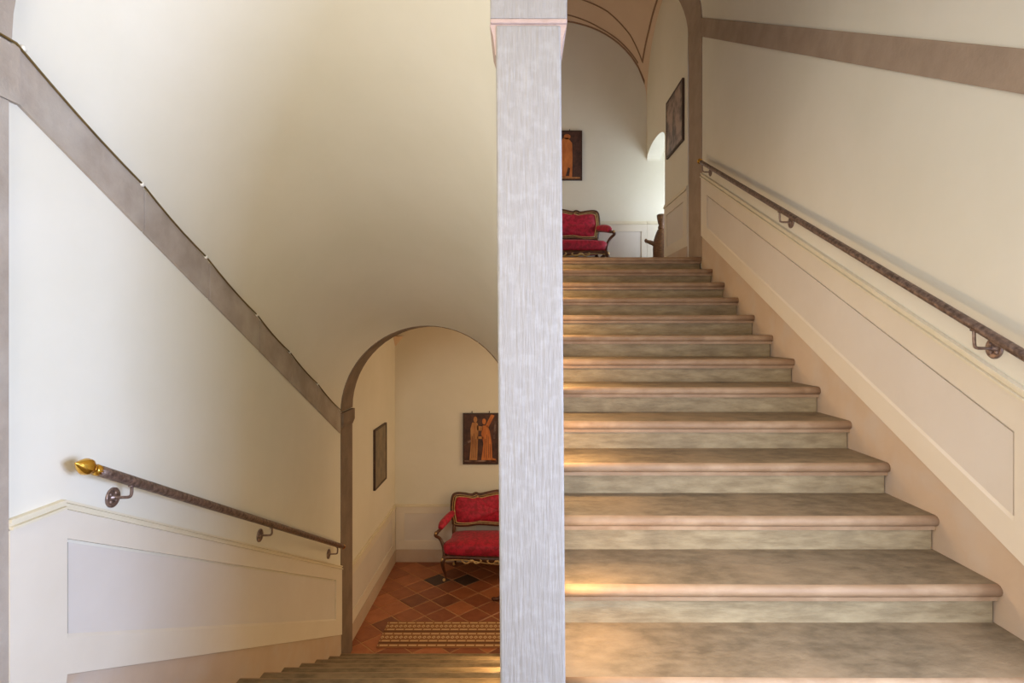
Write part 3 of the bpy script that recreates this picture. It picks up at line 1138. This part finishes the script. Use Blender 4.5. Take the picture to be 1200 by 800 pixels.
MB().box(2.96, 2.968, 7.12, 8.01, Z_UP + 0.10, Z_UP + 1.62).build('pane', M['glass'], w2)
b = MB()
b.box(XU + 0.2, 3.05, OY0 - 0.45, Y_UPB + 0.1, E + 2.95, E + 3.05)
struct(b.build('ceiling', M['plaster']))
b = MB()
b.box(XU + 0.2, 3.05, OY0 - 0.45, Y_UPB, Z_UP - 0.2, Z_UP)
struct(b.build('floor', M['tread']))


# ------------------------------------------------------------------ pictures
def picture(name, label, loc, rz, w, h, ground, figs, group=None, hooks=(-0.25, 0.25), frame=True):
    """local: hangs in the xz plane, facing -y, origin at the bottom centre"""
    o = thing(name, label, 'picture', loc, rz, group)
    m = MB().box(-w / 2, w / 2, -0.022, 0, 0, h)
    m.build('canvas', ground, o, bevel=0.002)
    if frame:
        t = 0.016
        m = MB()
        m.box(-w / 2 - 0.004, w / 2 + 0.004, -0.026, -0.001, h - t, h + 0.004)
        m.box(-w / 2 - 0.004, w / 2 + 0.004, -0.026, -0.001, -0.004, t)
        m.box(-w / 2 - 0.004, -w / 2 + t, -0.026, -0.001, t, h - t)
        m.box(w / 2 - t, w / 2 + 0.004, -0.026, -0.001, t, h - t)
        m.build('frame', M['frame'], o)
    for poly, mt in figs:
        dd = 0.0236 if len(poly) == 4 and mt == M['art_dark'] else 0.0230
        m = MB().prism([(x * w, z * h) for x, z in poly], 'y', -dd, -0.0221)
        m.build('painted_figure', mt, o)
    for hx in hooks:
        m = MB().sweep([(hx * w, -0.004, h), (hx * w, -0.006, h + 0.02), (hx * w, 0.0, h + 0.028)], 0.005, 6)
        m.build('hook', M['frame'], o)
    return o


A_, O_, G_ = M['art_orange'], M['art_ochre'], M['art_dark']


def disc(cx, cz, rx, rz, n=12):
    return [(cx + rx * math.cos(2 * math.pi * k / n), cz + rz * math.sin(2 * math.pi * k / n)) for k in range(n)]


# two robed figures, plain generic shapes
figs = [
    ([(-0.32, 0.08), (-0.10, 0.08), (-0.08, 0.40), (-0.06, 0.74), (-0.10, 0.82), (-0.24, 0.82), (-0.29, 0.70), (-0.28, 0.40)], O_),
    (disc(-0.15, 0.88, 0.055, 0.06), O_),
    ([(0.02, 0.08), (0.34, 0.08), (0.32, 0.42), (0.26, 0.66), (0.20, 0.76), (0.06, 0.76), (0.02, 0.60), (0.08, 0.40)], A_),
    (disc(0.10, 0.84, 0.055, 0.06), A_),
    ([(-0.10, 0.66), (0.06, 0.66), (0.06, 0.74), (-0.10, 0.76)], O_),
    ([(-0.10, 0.50), (0.08, 0.50), (0.08, 0.54), (-0.10, 0.55)], O_),
    ([(0.14, 0.76), (0.22, 0.72), (0.40, 0.96), (0.30, 0.98)], A_),
    ([(-0.48, 0.36), (-0.28, 0.44), (-0.28, 0.48), (-0.48, 0.42)], M['art_grey']),
    ([(0.30, 0.06), (0.44, 0.05), (0.44, 0.10), (0.34, 0.12)], A_),
    ([(-0.46, 0.05), (0.46, 0.05), (0.46, 0.075), (-0.46, 0.075)], M['art_grey']),
    ([(0.36, 0.50), (0.42, 0.50), (0.45, 0.85), (0.40, 0.85)], M['art_grey']),
] + [([(x, z0), (x + 0.012, z0), (x + 0.012 + dx, z1), (x + dx, z1)], M['art_dark']) for x, z0, z1, dx in
     ((-0.26, 0.12, 0.55, 0.02), (-0.20, 0.12, 0.60, 0.0), (-0.14, 0.12, 0.50, 0.0), (0.09, 0.12, 0.50, 0.04), (0.16, 0.12, 0.58, 0.01), (0.23, 0.12, 0.55, -0.02), (0.28, 0.12, 0.40, -0.02))]
picture('wall_picture', 'dark picture of two orange robed figures above the lower red settee', (-0.555, Y_LOWB, Z_LOW + 1.31), 0, 0.465, 0.675, M['art_dark'], figs)
figs2 = [
    ([(-0.05, 0.10), (0.20, 0.06), (0.30, 0.06), (0.31, 0.45), (0.30, 0.75), (0.22, 0.86), (0.12, 0.86), (0.06, 0.74), (-0.02, 0.40)], A_),
    (disc(0.20, 0.88, 0.07, 0.055), A_),
    ([(-0.42, 0.06), (-0.06, 0.06), (-0.02, 0.55), (0.02, 0.80), (-0.10, 0.92), (-0.28, 0.92), (-0.38, 0.70)], M['art_orange']),
    (disc(-0.18, 0.92, 0.07, 0.05), O_),
    ([(0.17, 0.08), (0.24, 0.08), (0.26, 0.24), (0.22, 0.26)], M['art_dark']),
    ([(-0.48, 0.03), (0.46, 0.03), (0.46, 0.06), (-0.48, 0.06)], O_),
]
picture('wall_picture', 'picture of an orange figure on brown, hung on the upper back wall over the settee', (0.50, Y_UPB, Z_UP + 1.41), 0, 0.70, 0.70, M['art_dark'], figs2)
rng = random.Random(3)
figs3 = [(disc(rng.uniform(-0.3, 0.3), rng.uniform(0.15, 0.85), rng.uniform(0.05, 0.14), rng.uniform(0.06, 0.16), 9), rng.choice((M['art_grey'], M['art_olive'], M['art_ochre'], M['art_grey']))) for _ in range(9)]
picture('wall_picture', 'faded brown picture high on the right wall of the upper landing', (XU, 6.675, E + 2.10), -math.pi / 2, 0.71, 0.675, M['art_grey'], [], hooks=())
picture('wall_picture', 'dark olive picture seen edge-on on the left wall of the lower hall', (XLL, 6.845, E - 1.815), math.pi / 2, 0.55, 0.685, M['art_olive'], [], hooks=())


# ------------------------------------------------------------------ red settees
def make_settee(label):
    W = 0.68
    o = thing('settee', label, 'settee', (0, 0, 0), 0)
    # seat cushion
    n, mz = 28, 8
    m = MB()
    rows = []
    prof = [(0.0, 0.315), (0.93, 0.317), (0.985, 0.33), (1.0, 0.355), (1.0, 0.405), (0.985, 0.435), (0.94, 0.455), (0.75, 0.472), (0.4, 0.482), (0.0, 0.486)]

    def seat_edge(a):
        c, s = math.cos(a), math.sin(a)
        e = 0.24
        x = W * math.copysign(abs(c) ** e, c)
        y = 0.27 * math.copysign(abs(s) ** e, s)
        if y < 0:
            y -= 0.035 * math.cos(x / W * math.pi / 2) ** 2
            x *= 1.0
        else:
            x *= 0.90
        return x, y
    N_ = 64
    for f, z in prof:
        rows.append([(seat_edge(2 * math.pi * k / N_)[0] * f, seat_edge(2 * math.pi * k / N_)[1] * f, z) for k in range(N_)])
    m.grid(rows, 0, True, True)
    m.build('seat', M['velvet'], o)

    # back: carved outline
    bw = 0.60
    crest = [(-bw, 0.895), (-0.56, 0.935), (-0.46, 0.932), (-0.36, 0.917), (-0.30, 0.938), (-0.25, 0.922), (-0.14, 0.945), (0, 0.968),
             (0.14, 0.945), (0.25, 0.922), (0.30, 0.938), (0.36, 0.917), (0.46, 0.932), (0.56, 0.935), (bw, 0.895)]
    bottom = [(bw - 0.01, 0.60), (bw - 0.03, 0.55), (0.42, 0.545), (0.25, 0.565), (0.0, 0.55), (-0.25, 0.565), (-0.42, 0.545), (-bw + 0.03, 0.55), (-bw + 0.01, 0.60)]

    def ty(z):
        return 0.20 + 0.10 * (z - 0.45)
    loop = crom([(x, ty(z), z) for x, z in crest + [(bw + 0.012, 0.74)] + bottom + [(-bw - 0.012, 0.74)]], 5, True)
    m = MB().sweep(loop, 0.026, 10, 0, 0.8, closed=True)
    # the two stiles that carry the back down to the seat rail
    for s in (-1, 1):
        m.sweep([(s * (bw - 0.02), ty(0.56), 0.57), (s * (bw - 0.01), 0.21, 0.46), (s * (bw - 0.02), 0.22, 0.30)], 0.022, 8)
    m.build('back_frame', M['wood'], o)
    cen = Vector((0, 0, 0.745))

    def inset(d):
        out = []
        for p in loop:
            q = Vector(p)
            dx = (abs(q.x) - d) / max(abs(q.x), 1e-6) if abs(q.x) > 0.3 else 1 - d * 0.3
            z = q.z - d if q.z > 0.74 else q.z + d
            q.x *= max(dx, 0)
            q.z = z if abs(q.z - 0.74) > d else 0.74 + (q.z - 0.74) * 0.5
            out.append(q)
        return out
    ins = inset(0.030)
    MB().sweep([p + Vector((0, -0.020, 0)) for p in ins], 0.0075, 8, closed=True).build('gilt_bead', M['gilt'], o)
    # outer thin gilt line
    MB().sweep([p + Vector((0, -0.020, 0)) for p in inset(0.008)], 0.004, 6, closed=True).build('gilt_line', M['gilt'], o)
    # padded back
    ins2 = inset(0.028)
    rows = []
    for f, dy in ((1.0, 0.012), (0.985, -0.012), (0.93, -0.030), (0.8, -0.042), (0.5, -0.050), (0.0, -0.052)):
        rows.append([Vector((p.x * f, p.y + dy, cen.z + (p.z - cen.z) * f)) for p in ins2])
    m = MB().grid(rows, 0, True, True)
    m.build('backrest', M['velvet'], o)
    MB().grid([[Vector((p.x * f, p.y + 0.014, cen.z + (p.z - cen.z) * f)) for p in ins2] for f in (1.0, 0.5, 0.0)], 0, True, True).build('back_lining', M['wood'], o)

    # seat rail and aprons
    N2 = 40
    m = MB()
    fr = []
    for k in range(N2 + 1):
        x = -W * 0.97 + 2 * W * 0.97 * k / N2
        y = -0.265 - 0.035 * math.cos(x / W * math.pi / 2) ** 2
        d = 0.262 - 0.018 * (math.cos(4.6 * x) if abs(x) > 0.02 else 1) - 0.01 * math.cos(x * 9.2)
        fr.append((x, y, d))
    rows = [[(x, y, 0.32) for x, y, d in fr], [(x, y - 0.006, (0.32 + d) / 2) for x, y, d in fr], [(x, y, d) for x, y, d in fr],
            [(x, y + 0.03, d) for x, y, d in fr], [(x, y + 0.03, 0.32) for x, y, d in fr]]
    m.grid(rows, 0, True, False, True)
    for s in (-1, 1):
        m.box(s * W * 0.955 - 0.012, s * W * 0.955 + 0.012, -0.25, 0.22, 0.255, 0.30)
    m.box(-W * 0.9, W * 0.9, 0.21, 0.24, 0.255, 0.30)
    ap = m.build('seat_rail', M['wood'], o)
    m = MB()
    m.sweep([(x, y - 0.006, d) for x, y, d in fr], 0.006, 6)
    for cx, sc in ((-0.31, 1.0), (0.0, 0.9), (0.31, 1.0)):
        y = -0.275 - 0.035 * math.cos(cx / W * math.pi / 2) ** 2
        m.ball((cx, y - 0.004, 0.270), (0.034 * sc, 0.012, 0.020 * sc), 12, 6)
        for s in (-1, 1):
            pts = [(cx + s * 0.02, y - 0.004, 0.262), (cx + s * 0.055, y - 0.006, 0.243), (cx + s * 0.095, y - 0.004, 0.252), (cx + s * 0.118, y - 0.003, 0.276), (cx + s * 0.102, y - 0.003, 0.286)]
            m.sweep(crom(pts, 4), [0.011 * sc] * 5 + [0.009 * sc] * 8 + [0.006] * 4, 8)
    m.build('gilt_ornament', M['gilt'], ap)

    # legs
    for sx in (-1, 1):
        for sy in (-1, 1):
            px, py = sx * (W - 0.035) * (1 if sy < 0 else 0.9), (-0.255 if sy < 0 else 0.225)
            ox, oy = sx * 0.02, sy * 0.02
            pts = crom([(px, py, 0.30), (px + ox * 1.2, py + oy * 1.2, 0.24), (px + ox * 0.6, py + oy * 0.6, 0.16), (px - ox * 0.5, py - oy * 0.4, 0.08), (px - ox * 0.4, py, 0.035), (px + ox * 0.5, py + oy * 0.5, 0.004)], 4)
            k = len(pts)
            rad = [0.030 - 0.018 * min(1, i / (k * 0.7)) for i in range(k)]
            lg = MB().sweep(pts, rad, 10).build('leg', M['wood'], o)
            MB().ball((px + ox * 0.3, py + oy * 0.3, 0.022), (0.022, 0.022, 0.022), 10, 6).build('gilt_foot', M['gilt'], lg)
            if sy < 0:
                MB().ball((px + ox * 1.2, py + oy * 1.4, 0.268), (0.022, 0.014, 0.034), 10, 6).build('gilt_knee', M['gilt'], lg)
    # arms
    for s in (-1, 1):
        pad = crom([(s * (bw + 0.0), ty(0.7) - 0.01, 0.70), (s * (bw + 0.05), 0.08, 0.675), (s * (bw + 0.10), -0.07, 0.640), (s * (bw + 0.115), -0.13, 0.610)], 5)
        k = len(pad)
        rad = [0.028 + 0.022 * math.sin(math.pi * min(1, (i + 1) / k)) for i in range(k)]
        arm = MB()
        sup = crom([(s * (bw + 0.01), ty(0.66), 0.665), (s * (bw + 0.06), 0.06, 0.635), (s * (bw + 0.115), -0.10, 0.595), (s * (bw + 0.155), -0.185, 0.575), (s * (bw + 0.165), -0.20, 0.545),
                    (s * (bw + 0.12), -0.165, 0.50), (s * (bw + 0.085), -0.175, 0.44), (s * (bw + 0.062), -0.215, 0.375), (s * (bw + 0.055), -0.235, 0.30)], 4)
        arm.sweep(sup, [0.020] * 6 + [0.019] * 6 + [0.020] * (len(sup) - 12), 8)
        arm.ball((s * (bw + 0.155), -0.195, 0.575), (0.026, 0.028, 0.026), 12, 8)
        a = arm.build('armrest', M['wood'], o)
        MB().sweep(pad, rad, 12).build('arm_pad', M['velvet'], a)
        MB().ball((s * (bw + 0.160), -0.218, 0.578), (0.015, 0.010, 0.015), 10, 6).build('gilt_boss', M['gilt'], a)
    return o


se = make_settee('red velvet settee with carved dark frame on the terracotta tiles of the lower hall')
se.location = (-0.31, 7.345, Z_LOW)
se2 = copy_tree(se)
se2.location = (0.46, 7.86, Z_UP)
se2['label'] = 'red velvet settee with carved gilt frame on the upper landing at the stair top'
for o in (se, se2):
    o['group'] = 'matching red velvet settees'

# ------------------------------------------------------------------ turned wooden piece in the upper opening
stand = thing('carved_stand', 'dark carved wooden stand with knob and jutting arm in the bright upper opening', 'stand', (1.90, 7.86, Z_UP))
m = MB().lathe([(0, 0), (0, 0.085), (0.03, 0.09), (0.06, 0.095), (0.2, 0.112), (0.38, 0.118), (0.46, 0.112), (0.54, 0.094), (0.60, 0.072), (0.645, 0.05), (0.66, 0.0)], (0, 0, 0), (0, 0, 1), 22)
m.build('body', M['wood_stand'], stand)
m = MB().lathe([(0.64, 0.03), (0.66, 0.052), (0.69, 0.045), (0.70, 0.036), (0.72, 0.046), (0.80, 0.062), (0.835, 0.066), (0.85, 0.05), (0.855, 0)], (0, 0, 0), (0, 0, 1), 8)
m.build('knob', M['wood_stand'], stand)
pts = crom([(-0.09, -0.01, 0.44), (-0.14, -0.02, 0.46), (-0.19, -0.02, 0.475), (-0.215, -0.02, 0.49)], 4)
m = MB().sweep(pts, [0.035] * 3 + [0.030] * 4 + [0.024] * 3 + [0.02] * (len(pts) - 10), 10)
m.ball((-0.215, -0.02, 0.487), (0.022, 0.024, 0.03), 10, 6)
m.build('arm', M['wood_stand'], stand)

# ------------------------------------------------------------------ tripod table mostly behind the pillar
tb = thing('tripod_table', 'dark tripod table behind the pillar, only its claw foot showing on the tiles', 'table', (0.06, 6.62, Z_LOW))
MB().lathe([(0.68, 0), (0.68, 0.27), (0.69, 0.28), (0.70, 0.27), (0.705, 0.0)], (0, 0, 0), (0, 0, 1), 28).build('table_top', M['wood'], tb)
MB().lathe([(0.14, 0), (0.15, 0.05), (0.2, 0.03), (0.3, 0.045), (0.42, 0.05), (0.5, 0.028), (0.62, 0.03), (0.68, 0.09), (0.68, 0)], (0, 0, 0), (0, 0, 1), 18).build('column', M['wood'], tb)
for k in range(3):
    a = math.radians(180 + 5 + 120 * k)
    c, s = math.cos(a), math.sin(a)
    pts = crom([(0.03 * c, 0.03 * s, 0.22), (0.14 * c, 0.14 * s, 0.19), (0.26 * c, 0.26 * s, 0.07), (0.34 * c, 0.34 * s, 0.022), (0.385 * c, 0.385 * s, 0.024)], 5)
    m = MB().sweep(pts, [0.03 - 0.012 * i / len(pts) for i in range(len(pts))], 8)
    m.ball((0.385 * c, 0.385 * s, 0.022), (0.03, 0.026, 0.022), 10, 6)
    m.build('leg', M['wood'], tb)
